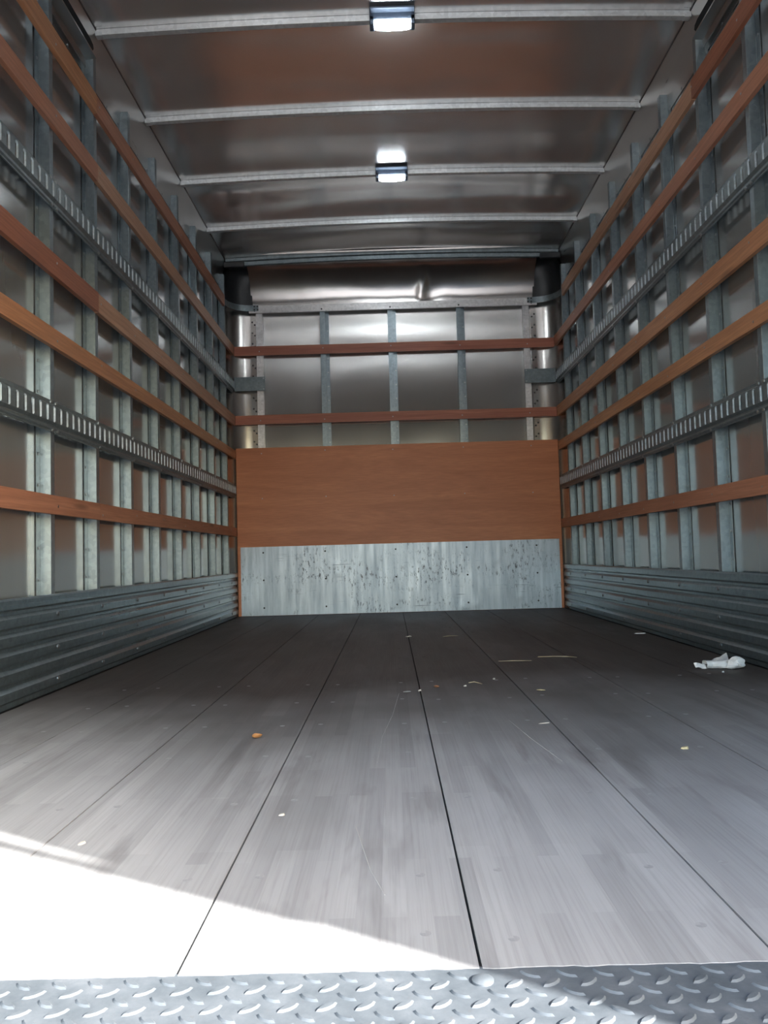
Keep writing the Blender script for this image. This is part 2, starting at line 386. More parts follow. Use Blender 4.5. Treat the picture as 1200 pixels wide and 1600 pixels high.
o = rest.build('floor_screw_heads', M['floor'], floor); o['kind'] = 'stuff'
# long pale scratches in the boards
b = MB(); b.tube([(-0.055, 2.42, 0.0002), (-0.075, 2.1, 0.0003), (-0.100, 1.85, 0.0003), (-0.108, 1.62, 0.0002)], 0.0007, 5)
b.tube([(-0.135, 1.25, 0.0002), (-0.108, 1.08, 0.0003), (-0.088, 1.0, 0.0002)], 0.0007, 5)
b.tube([(0.215, 2.0, 0.0002), (0.235, 1.8, 0.0003), (0.262, 1.6, 0.0002)], 0.0006, 5)
o = b.build('scratch', M['scratch'], floor); o['label'] = 'long pale scratches across the boards'

# side walls: flat skin of riveted sheets
for s in (-1, 1):
    b = MB()
    ys = [Y_REAR, 1.4, 3.05, 4.30, 5.651]
    for k, (y0, y1) in enumerate(zip(ys, ys[1:])):
        off = 0.0012 * (k % 2)
        b.box(s * (WX + off), s * (WX + 0.022), y0, y1, -0.03, 2.66)
    b.box(s * 1.274, s * 1.296, 0.10, 5.89, -0.25, 2.70)
    structure(b.build('wall_' + SIDE[s], M['skin']), 'dull aluminium skin of the %s side wall' % SIDE[s], 'wall')
# front wall: big sheet, slightly oil-canned
def fskin(u, v):
    x = -1.075 + 2.15 * u; z = -0.03 + 2.345 * v
    d = 0.005 * noise.noise(Vector((x * 1.6, z * 1.9, 3.3))) + 0.0007 * noise.noise(Vector((x * 4, z * 4, 9.1)))
    return (x, WD + d, z)
b = MB(); b.slab(fskin, lambda u, v: (0, 0.02, 0), 86, 90)
structure(b.build('wall_front', M['front_skin'], smooth=True), 'shiny aluminium front wall behind the posts and slats', 'wall')

b = MB(); b.box(-1.274, 1.274, 5.868, 5.89, -0.25, 2.70)
structure(b.build('wall_outer', M['skin']), 'outer skin of the cargo box behind the front wall', 'wall')
# roof sheet, sagging and rippling between the bows
BOWS = [3.078 + 0.647 * k for k in range(-4, 4)]
FRONT_BOW = 5.560
def roof_pt(x, y):
    z = roof_z(x)
    allb = BOWS + [FRONT_BOW, Y_REAR]
    dmin = min(abs(y - q - 0.01) for q in allb); k = min(1.0, dmin / 0.26); k = k * k * (3 - 2 * k)
    e = min(1.0, (1.225 - abs(x)) / 0.22); e = max(0, e) ** 0.7
    wv = 0.014 * noise.noise(Vector((x * 0.9, y * 3.0, 1.7))) + 0.007 * noise.noise(Vector((x * 2.2, y * 4.0, 4.2))) + 0.0012 * noise.noise(Vector((x * 4.0 + y * 2.0, y * 6.0, 8.4)))
    sharp = 0.006 * max(0.0, 1 - abs((y - 3.08) / 0.25 - 0.3 - 0.9 * noise.noise(Vector((x * 1.5, 0, 0)))))
    g = 0.45 + 0.75 * min(1, max(0, (y - 3.3) / 1.2))
    bf = 0.006
    if 3.74 < y < 4.38: g *= 0.3; bf = 0.001; sharp = 0
    return z + (wv * g + sharp * 0.25 + bf + 0.016 * min(1, max(0, (y - 4.0) / 0.4))) * k * e
b = MB(); Y1 = 5.625
b.slab(lambda u, v: (-1.232 + 2.464 * u, Y_REAR + (Y1 - Y_REAR) * v, roof_pt(-1.232 + 2.464 * u, Y_REAR + (Y1 - Y_REAR) * v)), lambda u, v: (0, 0, 0.02), 120, 300); b.box(-1.274, 1.274, 0.10, 5.868, 2.68, 2.70)
structure(b.build('ceiling', M['roof'], smooth=True), 'rippled bare aluminium roof sheet above the bows', 'ceiling')

# roof rails along both top edges
for i, s in enumerate((-1, 1)):
    pr = [(1.2465, 2.385), (1.2445, 2.385), (1.2415, 2.472), (1.2060, 2.574), (1.2060, 2.580), (1.2110, 2.580), (1.2450, 2.476), (1.2475, 2.400)]
    b = MB(); b.prism([(s * x, z) for x, z in pr], 'y', Y_REAR, 5.62)
    ra = structure(b.build('trim_%d' % (i + 1), M['rail'], smooth=True), 'folded aluminium roof rail along the top of the %s wall' % SIDE[s], 'trim')
    for k in range(24):
        y = 2.2 + 0.138 * k
        child('rivet', HEAD['rivet'], ra, (s * 1.2440, y, 2.396), ROT[s])

# rear door frame: two posts and an unseen black header, deepened to block sky light
b = MB()
for s in (-1, 1): b.box(s * 1.272, s * 1.31, 0.028, 0.10, -0.25, 2.72)
fr = structure(b.build('trim_3', M['post']), 'steel frame around the open rear doorway', 'trim')
b = MB(); b.box(-1.31, 1.31, 0.028, 0.098, 1.82, 2.72); b.build('light_blocking_header', M['shade_black'], fr)
b = MB(); b.tube([(1.288, 0.024, 0.92), (1.288, -0.018, 1.25), (1.288, -0.055, 1.84)], 0.014, 8); b.build('strap', M['black'], fr)

# ------------------------------------------------------------------ tread plate at the rear
PZ = -0.0006
b = MB(); b.box(-1.262, 1.262, 0.02, Y_FLOOR + 0.004, PZ - 0.014, PZ)
plate = thing('tread_plate', (0, 0.4, PZ), 'grey steel diamond tread plate forming the rear threshold before the wood floor', 'plate')
b.box(-1.262, 1.262, 0.02, 0.035, -0.24, PZ - 0.013)
b.build('plate_sheet', M['plate'], plate)
b = MB()
def lozenge(cx_, cy_, ang, L=0.0124, W=0.0052, H=0.0019):
    ca, sa = math.cos(ang), math.sin(ang)
    P = lambda u, v, z: (cx_ + u * ca - v * sa, cy_ + u * sa + v * ca, PZ + z)
    prof = [(-1, 0), (-0.6, 0.72), (0, 1.0), (0.6, 0.72), (1, 0), (0.6, -0.72), (0, -1.0), (-0.6, -0.72)]
    lo = [b.b.verts.new(P(u * L, v * W, -0.0003)) for u, v in prof]; hi = [b.b.verts.new(P(u * L * 0.76, v * W * 0.55, H)) for u, v in prof]
    for i in range(8): b.b.faces.new((lo[i], lo[(i + 1) % 8], hi[(i + 1) % 8], hi[i]))
    b.b.faces.new(hi)
px_, py_ = 0.0362, 0.0325
for j in range(0, 24):
    for i in range(-34, 35):
        for q, a in ((0, 0.62), (0.5, -0.62)):
            x, y = (i + q) * px_ + 0.004, 0.046 + (j + q) * py_
            if abs(x) < 1.24 and 0.04 < y < Y_FLOOR - 0.008 and not (math.hypot(x - 0.010, y - 0.800) < 0.024): lozenge(x, y, a)
b.build('raised_tread', M['plate'], plate, smooth=True)
child('bolt', HEAD['plate_bolt'], plate, (0.010, 0.800, PZ), ROT['up'])

# ------------------------------------------------------------------ corrugated kick panels
for s in (-1, 1):
    out = [(FX + 0.006, 0.322)]
    for k in range(6):
        z = 0.320 - 0.0533 * k
        out += [(FX, z - 0.004), (FX, z - 0.029), (FX + 0.011, z - 0.037), (FX + 0.011, z - 0.046)]
    out[-1] = (FX + 0.011, 0.001)
    prof = out + [(FX + 0.016, 0.001), (FX + 0.016, 0.322)]
    cut = 2.98 if s == 1 else 99
    root = thing('kick_panel', (s * FX, 3.2, 0), 'corrugated galvanized steel kick panel along the foot of the %s wall' % SIDE[s], 'panel')
    b = MB(); b.prism([(s * x, z) for x, z in prof], 'y', 0.10, 5.768); b.build('corrugated_sheet', M['kick'], root)
    for y in POST_Y:
        for z in (0.256, 0.146, 0.040):
            if y > 2.0: child('screw', HEAD['screw'], root, (s * (FX), y + 0.005 + random.uniform(-0.006, 0.006), z), ROT[s])

# ------------------------------------------------------------------ wall posts (Z section)
POST_TOP = 2.468
for s in (-1, 1):
    src = None
    for i, y in enumerate(POST_Y):
        n_front = len(POST_Y) - 1 - i
        lab = 'galvanized steel wall post on the %s wall, %s from the front wall' % (SIDE[s], ORD[n_front])
        root = thing('wall_post', (s * PX, y, 0), lab, 'post', 'posts of the %s wall' % SIDE[s])
        if src is None:
            b = MB(); z = [(PX, 0.030), (PX, 0.0), (WX - 0.0035, 0.0), (WX - 0.0035, -0.028), (WX - 0.0008, -0.028), (WX - 0.0008, 0.0026), (PX + 0.0027, 0.0026), (PX + 0.0027, 0.030)]
            b.prism([(s * u, y + v) for u, v in z], 'z', 0.003, POST_TOP)
            src = b.mesh('post_section', M['post'], root.location, bevel=0.0011)
        child('post_section', src, root, root.location)
        if y > 2.1:
            for k in range(20): child('rivet', HEAD['rivet'], root, (s * (WX - 0.0035), y - 0.015, 0.37 + k * 0.106), ROT[s])

# ------------------------------------------------------------------ slotted cargo tracks
PITCH = 0.0518
def track(s, z0, z1, y0, y1, lab):
    root = thing('cargo_track', (s * FX, (y0 + y1) / 2, z0), lab, 'track', 'slotted cargo tracks of the side walls')
    b = MB(); H = z1 - z0
    X = lambda d: s * (FX + d)                                   # d: how far behind the front face
    zt, zb = z1 - 0.020, z0 + 0.030                              # the raised face
    strips = [[(0.0135, z1), (0.0135, z1 - 0.012), (0.0, zt)], [(0.0, zb), (0.010, z0 + 0.021), (0.010, z0 + 0.016), (0.0065, z0 + 0.012), (0.0065, z0 + 0.008), (0.0125, z0 + 0.004), (0.0125, z0)]]
    for st in strips:
        for (d0, za), (d1, zb_) in zip(st, st[1:]):
            b.face([(X(d0), y0, za), (X(d0), y1, za), (X(d1), y1, zb_), (X(d1), y0, zb_)])
    for (zz) in (z1, z0):
        b.face([(X(0.013), y0, zz), (X(0.013), y1, zz), (X(0.0175), y1, zz), (X(0.0175), y0, zz)])
    b.face([(X(0.0175), y0, z1), (X(0.0175), y1, z1), (X(0.0175), y1, z1 - 0.014), (X(0.0175), y0, z1 - 0.014)])
    b.face([(X(0.0175), y0, z0), (X(0.0175), y1, z0), (X(0.0175), y1, z0 + 0.024), (X(0.0175), y0, z0 + 0.024)])
    n = int((y1 - y0) / PITCH); a = (y1 - y0) / n
    hz0, hz1, hw, c = zb + 0.001, zt - 0.002, 0.0098, 0.005
    for k in range(n):
        ya, yb = y0 + k * a, y0 + (k + 1) * a; ym = (ya + yb) / 2
        C = [(ya, zb), (yb, zb), (yb, zt), (ya, zt)]
        Hh = [(ym - hw + c, hz0), (ym + hw - c, hz0), (ym + hw, hz0 + c), (ym + hw, hz1 - c), (ym + hw - c, hz1), (ym - hw + c, hz1), (ym - hw, hz1 - c), (ym - hw, hz0 + c)]
        cv = [b.b.verts.new((X(0), y, z)) for y, z in C]; hv = [b.b.verts.new((X(0), y, z)) for y, z in Hh]
        for q in ((cv[0], cv[1], hv[1], hv[0]), (cv[1], hv[2], hv[1]), (cv[1], cv[2], hv[3], hv[2]), (cv[2], hv[4], hv[3]), (cv[2], cv[3], hv[5], hv[4]), (cv[3], hv[6], hv[5]), (cv[3], cv[0], hv[7], hv[6]), (cv[0], hv[0], hv[7])): b.b.faces.new(q)
        dv = [b.b.verts.new((X(0.0065), y, z)) for y, z in Hh]
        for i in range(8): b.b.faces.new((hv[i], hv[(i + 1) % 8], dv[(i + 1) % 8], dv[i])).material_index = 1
    bmesh.ops.remove_doubles(b.b, verts=b.b.verts, dist=0.0002)
    b.build('slotted_rail', M['track'], root).data.materials.append(M['lit_rim'])
    for y in POST_Y:
        if y0 - 0.03 < y < y1 and y > 2.0:
            ends = (y - 0.006, y + 0.034) if abs(y - 2.64) < 0.1 else (y + 0.014,)
            for yy in ends:
                if y0 < yy < y1:
                    for zz, d in ((z1 - 0.006, 0.0135), (z0 + 0.005, 0.0095)): child('bolt', HEAD['bolt'], root, (X(d), yy, zz), ROT[s])
JOIN = 2.655
for s in (-1, 1):
    for nm, z0, z1 in (('upper', 1.650, 1.757), ('lower', 0.869, 0.976)):
        track(s, z0, z1, 0.12, JOIN - 0.001, 'slotted grey steel cargo track, %s row of the %s wall, rear length by the opening' % (nm, SIDE[s]))
        track(s, z0, z1, JOIN + 0.001, D - 0.004, 'slotted grey steel cargo track, %s row of the %s wall, length reaching the front wall' % (nm, SIDE[s]))

# ------------------------------------------------------------------ wooden slats
def slat(s, z0, z1, y0, y1, m, lab):
    root = thing('wall_slat', (s * FX, (y0 + y1) / 2, z0), lab, 'slat', 'wooden slats of the side walls')
    b = MB(); n = 30
    ph = random.uniform(0, 50)
    pr = [(FX, z0), (FX, z1), (PX - 0.0005, z1), (PX - 0.0005, z0)]
    def wob(p): return (p[0], p[1], p[2] + 0.003 * noise.noise(Vector((p[1] * 0.9, ph, 0))))
    b.prism([(s * x, z) for x, z in pr], 'y', y0, y1, n, wob)
    b.build('board', m, root, bevel=0.0)
    zc = (z0 + z1) / 2
    for y in POST_Y:
        if y0 < y + 0.015 < y1 and y > 2.0: child('nail', HEAD['nail'], root, (s * FX, y + 0.016, zc + random.uniform(-0.012, 0.012)), ROT[s])
ROWS = [('top', 2.212, 2.288), ('second', 1.936, 2.007), ('third', 1.408, 1.484), ('fourth', 1.159, 1.222), ('lowest', 0.589, 0.652)]
SPLIT = {(-1, 'top'): ('orange_y', 'mid_y', 'red', 'brown'), (-1, 'second'): ('mid_y', 'tan_y'), (-1, 'third'): ('red_y', 'tan_y'), (-1, 'lowest'): ('mid_y', 'mid_y'), (1, 'top'): ('red_y', 'tan_y')}
WHOLE = {(-1, 'fourth'): 'orange_y', (1, 'second'): 'mid_y', (1, 'third'): 'orange_y', (1, 'fourth'): 'orange_y', (1, 'lowest'): 'mid_y'}
CN = {'orange_y': 'orange-brown', 'mid_y': 'brown', 'red_y': 'dark reddish-brown', 'tan_y': 'light tan'}
for s in (-1, 1):
    for nm, z0, z1 in ROWS:
        yend = 5.47 if nm == 'top' else D - 0.002
        key = (s, nm); rw = 'the top row' if nm == 'top' else 'the lowest row' if nm == 'lowest' else 'the %s row from the top' % nm
        if key in SPLIT:
            a, c = SPLIT[key][:2]; yj = 3.075 if key == (1, 'top') else 3.045
            slat(s, z0, z1, 0.12, yj - 0.0008, M[a], '%s wooden slat in %s of the %s wall, rear length by the opening' % (CN[a], rw, SIDE[s]))
            slat(s, z0 - 0.001, z1 - 0.001, yj + 0.0008, yend, M[c], '%s wooden slat in %s of the %s wall, length towards the front wall' % (CN[c], rw, SIDE[s]))
        else:
            c = WHOLE[key]; slat(s, z0, z1, 0.12, yend, M[c], '%s wooden slat in %s of the %s wall, one full length' % (CN[c], rw, SIDE[s]))

# ------------------------------------------------------------------ front wall furniture
FPX = [(-1.025, -0.978, 'channel', 'pale aluminium front post beside the rounded left corner'), (-0.546, -0.508, 'post', 'galvanized front post, second from the left corner'),
       (-0.040, -0.004, 'post', 'galvanized front post in the middle of the front wall'), (0.474, 0.508, 'post', 'galvanized front post, second from the right corner'), (0.968, 1.013, 'channel', 'pale aluminium front post beside the rounded right corner')]
for x0, x1, mk, lab in FPX:
    root = thing('front_post', ((x0 + x1) / 2, PD, 0), lab, 'post', 'posts of the front wall')
    b = MB(); r = x1 + (0.026 if abs(x0) < 0.7 else 0.002); l = x0
    b.prism([(l, WD - 0.009), (l, PD), (x1, PD), (x1, WD - 0.012), (r, WD - 0.012), (r, WD - 0.009), (x1 - 0.003, WD - 0.009), (x1 - 0.003, PD + 0.003), (l + 0.003, PD + 0.003), (l + 0.003, WD - 0.009)], 'z', 0.003, 2.256)
    b.build('post_section', M[mk], root)
    if abs(x0) < 0.7:
        for k in range(9): child('rivet', HEAD['rivet'], root, (x1 + 0.014, WD - 0.012, 1.27 + k * 0.105), ROT['front'])
for nm, z0, z1 in (('upper', 1.930, 1.998), ('lower', 1.412, 1.480)):
    root = thing('bulkhead_slat', (0, D, z0), '%s reddish wooden slat running across the front wall' % nm, 'slat', 'wooden slats of the front wall')
    b = MB(); b.prism([(D, z0), (D, z1), (PD - 0.0005, z1), (PD - 0.0005, z0)], 'x', -1.188, 1.188, 40, lambda p: (p[0], p[1], p[2] + 0.003 * noise.noise(Vector((p[0] * 1.3, z0, 2)))))
    b.build('board', M['red_x'], root)
    for x0, x1, mk, lab in FPX: child('nail', HEAD['nail'], root, ((x0 + x1) / 2, D, (z0 + z1) / 2 + random.uniform(-0.01, 0.01)), ROT['front'])
# plywood and scuff plate
root = thing('plywood_sheet', (0, D, 0), 'orange-brown plywood sheet across the lower half of the front wall', 'panel')
b = MB(); b.box(-1.187, 1.187, D, D + 0.0175, 0.003, 1.237); b.build('sheet', M['plywood'], root)
for x in (-1.0, -0.53, -0.03, 0.49, 0.99):
    for z in (1.20, 0.86): child('nail', HEAD['nail'], root, (x, D, z + random.uniform(-0.01, 0.01)), ROT['front'])
root = thing('scuff_plate', (0, D - 0.003, 0), 'scratched galvanized steel scuff plate at the foot of the front wall', 'plate')
def sc(u, v):
    x = -1.166 + 2.334 * u; z = 0.004 + 0.502 * v
    d = 0.0012 * noise.noise(Vector((x * 4, z * 5, 1)))
    for cx_, cz_, r_ in ((0.70, 0.36, 0.05), (0.45, 0.03, 0.06), (0.55, 0.04, 0.05), (0.86, 0.09, 0.05), (-0.47, 0.36, 0.05), (-0.46, 0.30, 0.05)):
        d -= 0.003 * math.exp(-((x - cx_) ** 2 + (z - cz_) ** 2) / (r_ * 0.45) ** 2)
    return (x, D - 0.0045 + d * 0.6, z)
b = MB(); b.slab(sc, lambda u, v: (0, 0.0018, 0), 150, 40); b.build('sheet', M['scuff'], root, smooth=True)
for x in (-1.0, -0.546, -0.03, 0.490, 1.0):
    for z in (0.463, 0.262, 0.060): child('rivet', HEAD['dark_screw'], root, (x, D - 0.0052, z), ROT['front'])
# header channel
root = thing('header_channel', (0, D, 2.25), 'pale aluminium channel across the front wall under the rounded hood', 'channel')
b = MB(); b.prism([(PD - 0.004, 2.250), (D - 0.006, 2.250), (D - 0.006, 2.302), (WD - 0.012, 2.302), (WD - 0.012, 2.299), (D - 0.003, 2.299), (D - 0.003, 2.253), (PD - 0.004, 2.253)], 'x', -1.072, 1.072)
b.build('channel_section', M['channel'], root)
for x in (-1.03, -0.53, -0.02, 0.49, 1.03): child('bolt', HEAD['dark_screw'], root, (x, D - 0.006, 2.264), ROT['front'])
# rounded hood between the front wall and the roof
HR = 0.295
def hood(u, v):
    x = -1.062 + 2.124 * u; a = v * math.pi / 2
    dent = 0.0
    q = (x - 0.22 - 0.06 * (v - 0.2)) / 0.035
    dent = 0.014 * math.exp(-q * q) * max(0, 1 - abs(v - 0.22) / 0.42) - 0.008 * math.exp(-((x - 0.30) / 0.06) ** 2) * max(0, 1 - v / 0.35)
    wv = 0.004 * noise.noise(Vector((x * 1.6, v * 2, 5)))
    r = HR - dent + wv * math.sin(a * 2)
    return (x, WD - 0.004 - HR + r * math.cos(a), 2.302 + r * math.sin(a))
def hoff(u, v):
    a = v * math.pi / 2; return (0, 0.01 * math.cos(a), 0.01 * math.sin(a))
b = MB(); b.slab(hood, hoff, 150, 28)
tag(b.build('front_hood', M['hood'], origin=(0, D, 2.302), smooth=True), 'curved dented aluminium hood joining front wall and roof', 'panel')
# corners
RC = WX - 1.068
for s in (-1, 1):
    # rounded vertical corner sheet
    root = thing('curved_corner_sheet', (s * 1.07, WD, 0), 'rounded aluminium corner sheet between the front wall and the %s wall' % SIDE[s], 'panel')
    b = MB(); ax = (s * 1.068, WD - RC - 0.001)
    def cp(u, v, s=s, ax=ax):
        a = u * math.pi / 2; return (ax[0] + s * (RC - 0.002) * math.sin(a), ax[1] + (RC - 0.002) * math.cos(a), 0.0 + 2.335 * v)
    b.slab(cp, lambda u, v, s=s: (s * 0.004 * math.sin(u * math.pi / 2), 0.004 * math.cos(u * math.pi / 2), 0), 24, 6)
    b.build('curved_sheet', M['corner'], root, smooth=True)
    b = MB(); b.box(s * 1.028, s * 1.068, WD - 0.014, WD - 0.003, 0.0, 2.249); b.build('flange', M['corner'], root)
    for k in range(12):
        for xx in (1.038, 1.056): child('rivet', HEAD['dark_screw'], root, (s * xx, WD - 0.014, 1.27 + k * 0.082 + (0.02 if xx > 1.05 else 0)), ROT['front'])
    # curved rail at the height of the channel
    root = thing('corner_rail', (s * 1.1, D, 2.25), 'curved grey strap rail turning the %s front corner under the black guard' % SIDE[s], 'rail')
    b = MB(); cx_, cyy, rr = s * 1.045, 5.600, 0.166
    def cr(u, v, s=s):
        if u < 0.25: return (s * (1.000 + 0.045 * u / 0.25), D - 0.010, 2.262 + 0.044 * v)
        a = (u - 0.25) / 0.75 * math.pi / 2; return (cx_ + s * rr * math.sin(a), D - 0.010 - rr + rr * math.cos(a), 2.262 + 0.044 * v)
    b.slab(cr, lambda u, v, s=s: (0.0, 0.003, 0) if u < 0.25 else (s * 0.003 * math.sin((u - 0.25) / 0.75 * math.pi / 2), 0.003 * math.cos((u - 0.25) / 0.75 * math.pi / 2), 0), 28, 1)
    b.build('strap', M['track'], root, smooth=True)
    for xx in (1.006, 1.030):
        for zz in (2.272, 2.296): child('rivet', HEAD['dark_screw'], root, (s * xx, D - 0.010, zz), ROT['front'])
    # black moulded corner cap
    root = thing('moulded_corner_guard', (s * 1.07, WD, 2.31), 'black plastic guard in the top %s corner of the front wall' % SIDE[s], 'cap')
    b = MB()
    def cap(u, v, s=s):
        a = (u * 1.15 - 0.10) * math.pi / 2; be = v * math.pi / 2
        if a < 0: x = s * (1.060 + 0.012 + a * 0.1); R = 0
        r = max(0.172 * math.cos(be) ** 0.30 if be < 1.57 else 0.03, 0.03)
        a = max(a, 0)
        return (s * (1.064 + r * math.sin(a)) + (s * -0.012 if u < 0.05 else 0), 5.640 + r * math.cos(a), 2.305 + 0.265 * math.sin(be))
    b.slab(cap, lambda u, v, s=s: (s * 0.004, 0.004, 0.004), 22, 18)
    b.build('moulded_shell', M['black'], root, smooth=True)
    b = MB(); b.box(s * 1.055, s * 1.20, 5.50, 5.525, 2.50, 2.54); b.build('clip', M['black'], root, bevel=0.003)
    b = MB(); b.box(s * 1.045, s * 1.062, 5.56, 5.815, 2.308, 2.320)
    # flat bracket at the end of the upper cargo track
    root = thing('end_bracket', (s * 1.08, D, 1.67), 'flat grey steel bracket tying the upper %s track to the front post' % SIDE[s], 'bracket')
    b = MB(); b.box(s * 0.962, s * 1.186, D - 0.004, D - 0.0005, 1.664, 1.768); b.box(s * 1.183, s * 1.1865, D - 0.028, D - 0.004, 1.664, 1.768)
    b.build('bracket_plate', M['track'], root)
    for zz in (1.676, 1.756): child('bolt', HEAD['rivet'], root, (s * 0.974, D - 0.004, zz), ROT['front'])
# front roof bow
root = thing('front_roof_bow', (0, FRONT_BOW, 2.5), 'stepped grey roof bow in front of the rounded hood', 'bow')
b = MB(); arch = lambda p: (p[0], p[1], p[2] + roof_z(p[0]) - 0.001)
b.prism([(FRONT_BOW, -0.001), (FRONT_BOW, -0.022), (FRONT_BOW + 0.018, -0.026), (FRONT_BOW + 0.022, -0.050), (FRONT_BOW + 0.042, -0.052), (FRONT_BOW + 0.044, -0.026), (FRONT_BOW + 0.058, -0.020), (FRONT_BOW + 0.058, -0.001)], 'x', -1.200, 1.200, 40, arch)
b.build('bow_section', M['track'], root)

# ------------------------------------------------------------------ roof bows
for k, y in enumerate(BOWS):
    vis = len(BOWS) - 1 - k
    lab = ['slim galvanized roof bow closest to the front wall', 'slim galvanized roof bow that carries the far lamp', 'slim galvanized roof bow between the two lamps', 'slim galvanized roof bow that carries the near lamp'][vis] if vis < 4 else 'slim galvanized roof bow towards the rear opening, %s behind the near lamp' % ORD[vis - 4]
    root = thing('roof_bow', (0, y, 2.5), lab, 'bow', 'curved bows under the roof sheet')
    b = MB(); b.prism([(y, 0), (y, -0.025), (y + 0.023, -0.027), (y + 0.023, 0.0)], 'x', -1.203, 1.203, 48, arch)
    b.build('bow_section', M['bow'], root)
    for s in (-1, 1):
        b = MB(); z = roof_z(1.19) - 0.027
        b.box(s * 1.180, s * 1.207, y - 0.003, y + 0.025, z - 0.003, z + 0.018); b.build('end_clip', M['bow'], root)

# ------------------------------------------------------------------ lamps
for nm, y in (('near', BOWS[4]), ('far', BOWS[6])):
    root = thing('ceiling_lamp', (0, y, 2.5), 'small lit white strip lamp under the %s' % ('roof bow closest to the camera' if nm == 'near' else 'third bow from the front of the roof'), 'lamp', 'lit lamps under the roof bows')
    zt = roof_z(0) - 0.009
    b = MB(); b.box(-0.092, 0.090, y - 0.030, y - 0.001, zt - 0.036, zt); b.box(-0.092, 0.090, y - 0.060, y - 0.001, zt - 0.006, zt + 0.001); b.box(-0.092, -0.073, y - 0.030, y + 0.018, zt - 0.052, zt - 0.015); b.box(0.073, 0.090, y - 0.030, y + 0.018, zt - 0.052, zt - 0.015)
    b.build('housing', M['housing'], root, bevel=0.003)
    pr = [(-0.070, zt - 0.036), (-0.071, zt - 0.050), (-0.050, zt - 0.054), (-0.016, zt - 0.056), (0.016, zt - 0.056), (0.050, zt - 0.054), (0.071, zt - 0.050), (0.070, zt - 0.036)]
    b = MB(); b.prism(pr, 'y', y - 0.036, y + 0.014); o = b.build('lens', M['lens'], root, bevel=0.003); o.data.materials.append(M['lens_side'])
    for p in o.data.polygons: p.material_index = 1 if p.normal.y < -0.15 else 0

# ------------------------------------------------------------------ roller door tracks
for s in (-1, 1):
    root = thing('door_track', (s * 1.22, 2.0, 2.44), 'grey roller door track with a painted black shade strip ending high on the %s wall' % SIDE[s], 'track')
    b = MB(); b.prism([(s * 1.2335, 2.400), (s * 1.2335, 2.437), (s * 1.188, 2.441), (s * 1.188, 2.435), (s * 1.230, 2.431), (s * 1.230, 2.400)], 'y', 0.12, 3.035)
    b.build('track_lip', M['rail'], root)
    b = MB()
    pr = [(0.12, 2.446), (2.985, 2.446), (3.012, 2.452), (3.024, 2.466), (3.018, 2.480), (2.99, 2.487), (0.12, 2.487)]
    b.prism([(y, z) for y, z in pr], 'x', s * 1.194, s * 1.198); b.build('slot_shade', M['shade_black'], root)  # black strip painted as the shade inside the track

# ------------------------------------------------------------------ litter on the floor
root = thing('crumpled_paper', (1.055, 2.745, 0), 'crumpled white paper lying on the floor by the right kick panel', 'paper')
def crumple(name, m, fn, nu, nv, amp, sc_, seed, th):
    b = MB()
    def q(u, v):
        p = Vector(fn(u, v)); n_ = noise.noise_vector(p * sc_ + Vector((seed, 0, 0))) * amp
        p = p + n_; p.z = max(p.z, 0.001); return p
    b.slab(q, lambda u, v: (0, 0.0006, 0.0006), nu, nv)
    return b.build(name, m, root)
def roll(cx0, cx1, cyc, rz, ry):
    return lambda u, v: (cx0 + (cx1 - cx0) * u, cyc + ry * math.cos(v * 2 * math.pi * 0.93), rz + rz * math.sin(v * 2 * math.pi * 0.93))
crumple('folded_strip', M['paper'], roll(1.000, 1.088, 2.745, 0.0135, 0.022), 7, 12, 0.006, 40, 1, 0.001)
crumple('crushed_end', M['paper'], lambda u, v: (1.070 + 0.058 * u, 2.722 + 0.022 * math.cos(v * 5.6) * math.sin(0.5 + 2.2 * u), 0.019 + 0.020 * math.sin(v * 5.6) * math.sin(0.5 + 2.2 * u)), 9, 12, 0.012, 38, 5, 0.001)
crumple('torn_tail', M['paper'], lambda u, v: (0.968 + 0.036 * u, 2.735 + 0.010 * v, 0.004 + 0.016 * v * (1 - 0.4 * u)), 5, 4, 0.007, 60, 9, 0.001)
crumple('raised_flap', M['grey_paper'], lambda u, v: (1.045 + 0.055 * u, 2.775 + 0.018 * v, 0.002 + (0.020 + 0.022 * u) * v), 6, 4, 0.005, 50, 12, 0.001)

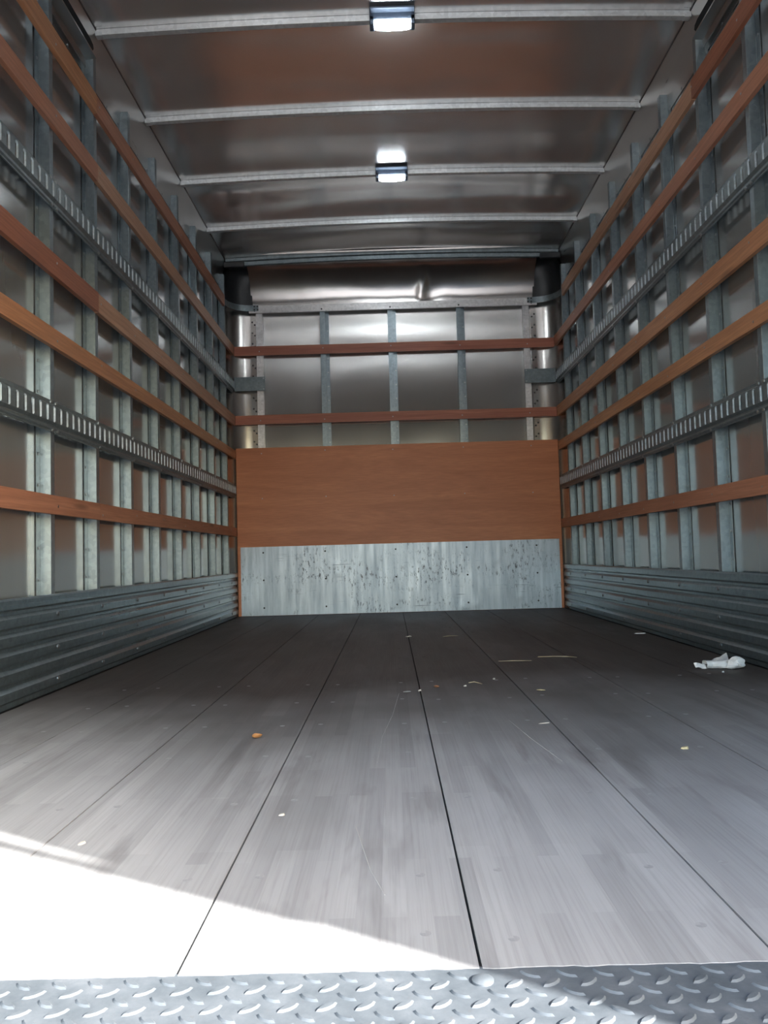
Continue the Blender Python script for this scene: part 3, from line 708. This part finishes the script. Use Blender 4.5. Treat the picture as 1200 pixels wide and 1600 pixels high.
def leaf(name, x, y, L, W, curl, rot, m, lab, cat='leaf'):
    b = MB(); nu, nv = 8, 5; ca, sa = math.cos(rot), math.sin(rot)
    def fn(u, v):
        wd = W * math.sin(math.pi * (0.06 + 0.9 * u)) ** 0.8; a, c = (u - 0.5) * L, (v - 0.5) * wd
        z = 0.0012 + curl * (abs(v - 0.5) * 2) ** 1.6 * (wd / W) + curl * 0.5 * (u - 0.5) ** 2 * 4
        z += 0.0008 * noise.noise(Vector((u * 5, v * 5, x * 9)))
        return (x + a * ca - c * sa, y + a * sa + c * ca, max(z, 0.0006))
    b.slab(fn, lambda u, v: (0, 0, 0.0005), nu, nv)
    return tag(b.build(name, m, origin=(x, y, 0), smooth=True), lab, cat)
def chip(x, y, L, W, H, rot, m, lab, name='wood_chip', cat='chip'):
    b = MB(); ca, sa = math.cos(rot), math.sin(rot)
    P = [(-0.5, -0.2), (-0.2, -0.5), (0.35, -0.42), (0.5, 0.1), (0.1, 0.5), (-0.35, 0.35)]
    for hh in (0,):
        lo = [b.b.verts.new((x + u * L * ca - v * W * sa, y + u * L * sa + v * W * ca, 0.0004)) for u, v in P]
        hi = [b.b.verts.new((x + 0.8 * u * L * ca - 0.8 * v * W * sa, y + 0.8 * u * L * sa + 0.8 * v * W * ca, H * (0.6 + 0.5 * (u + 0.5)))) for u, v in P]
        for i in range(6): b.b.faces.new((lo[i], lo[(i + 1) % 6], hi[(i + 1) % 6], hi[i]))
        b.b.faces.new(hi); b.b.faces.new(lo[::-1])
    return tag(b.build(name, m, origin=(x, y, 0)), lab, cat)
def stalk(pts, r, m, lab):
    b = MB(); b.tube([(x, y, r + z) for x, y, z in pts], [r * 0.7] + [r] * (len(pts) - 2) + [r * 0.5], 6)
    return tag(b.build('straw', m, origin=(pts[0][0], pts[0][1], 0)), lab, 'straw')
leaf('dry_leaf', -0.393, 1.869, 0.026, 0.018, 0.009, 0.7, M['leaf'], 'curled orange dry leaf on the floor left of the middle boards')
leaf('dry_leaf', 0.371, 2.393, 0.026, 0.013, 0.003, -0.3, M['pale_leaf'], 'pale yellow dry leaf on the floor right of the middle boards')
leaf('dry_leaf', 0.064, 2.499, 0.018, 0.014, 0.006, -0.5, M['brown_leaf'], 'small reddish-brown leaf scrap beside the middle floor seam')
leaf('dry_leaf', -0.03, 2.425, 0.024, 0.016, 0.003, 0.3, M['grey_paper'], 'flat grey leaf scrap at the top of the long floor scratch')
chip(0.009, 2.452, 0.012, 0.008, 0.005, 0.4, M['chip'], 'small pale wood chip lying on the middle floor seam')
chip(0.011, 4.064, 0.034, 0.018, 0.004, 0.1, M['chip'], 'pale flake on the middle seam far in near the front wall')
chip(1.149, 3.917, 0.060, 0.024, 0.004, -0.1, M['paper'], 'thin white paper scrap against the right kick panel', 'paper_scrap', 'paper')
chip(-0.259, 1.313, 0.011, 0.007, 0.003, 0.2, M['chip'], 'tiny pale chip on the boards near the sunlit area')
chip(0.533, 1.672, 0.017, 0.011, 0.005, -0.2, M['pale_leaf'], 'tan wood chip on the floor towards the right kick panel')
chip(1.026, 2.655, 0.009, 0.006, 0.004, 0.6, M['paper'], 'tiny white crumb just before the crumpled paper', 'paper_scrap', 'paper')
chip(0.294, 1.950, 0.030, 0.007, 0.002, 0.15, M['chip'], 'pale wood splinter beside the second seam right of the middle')
chip(0.155, 2.517, 0.011, 0.008, 0.004, 0.1, M['chip'], 'white speck of chip between two short straws')
chip(0.262, 2.640, 0.010, 0.008, 0.004, 0.9, M['chip'], 'white speck of chip near the right middle seam')
chip(-0.545, 1.205, 0.014, 0.008, 0.003, 0.9, M['chip'], 'pale chip lying on the floor seam beside the sunlit corner')
stalk([(0.505, 3.155, 0), (0.56, 3.140, 0.002), (0.61, 3.135, 0.001), (0.648, 3.110, 0)], 0.0016, M['straw'], 'long pale straw lying crosswise on the right floor boards')
stalk([(0.335, 3.06, 0), (0.39, 3.055, 0.001), (0.46, 3.05, 0)], 0.0014, M['straw'], 'dull straw lying crosswise left of the longer straw')
stalk([(0.172, 2.575, 0), (0.19, 2.57, 0.003), (0.212, 2.545, 0)], 0.0016, M['straw'], 'short bent straw in the middle of the floor')
stalk([(0.185, 4.01, 0), (0.22, 4.03, 0.001), (0.262, 4.03, 0)], 0.0018, M['straw'], 'short pale straw deep inside near the front wall')
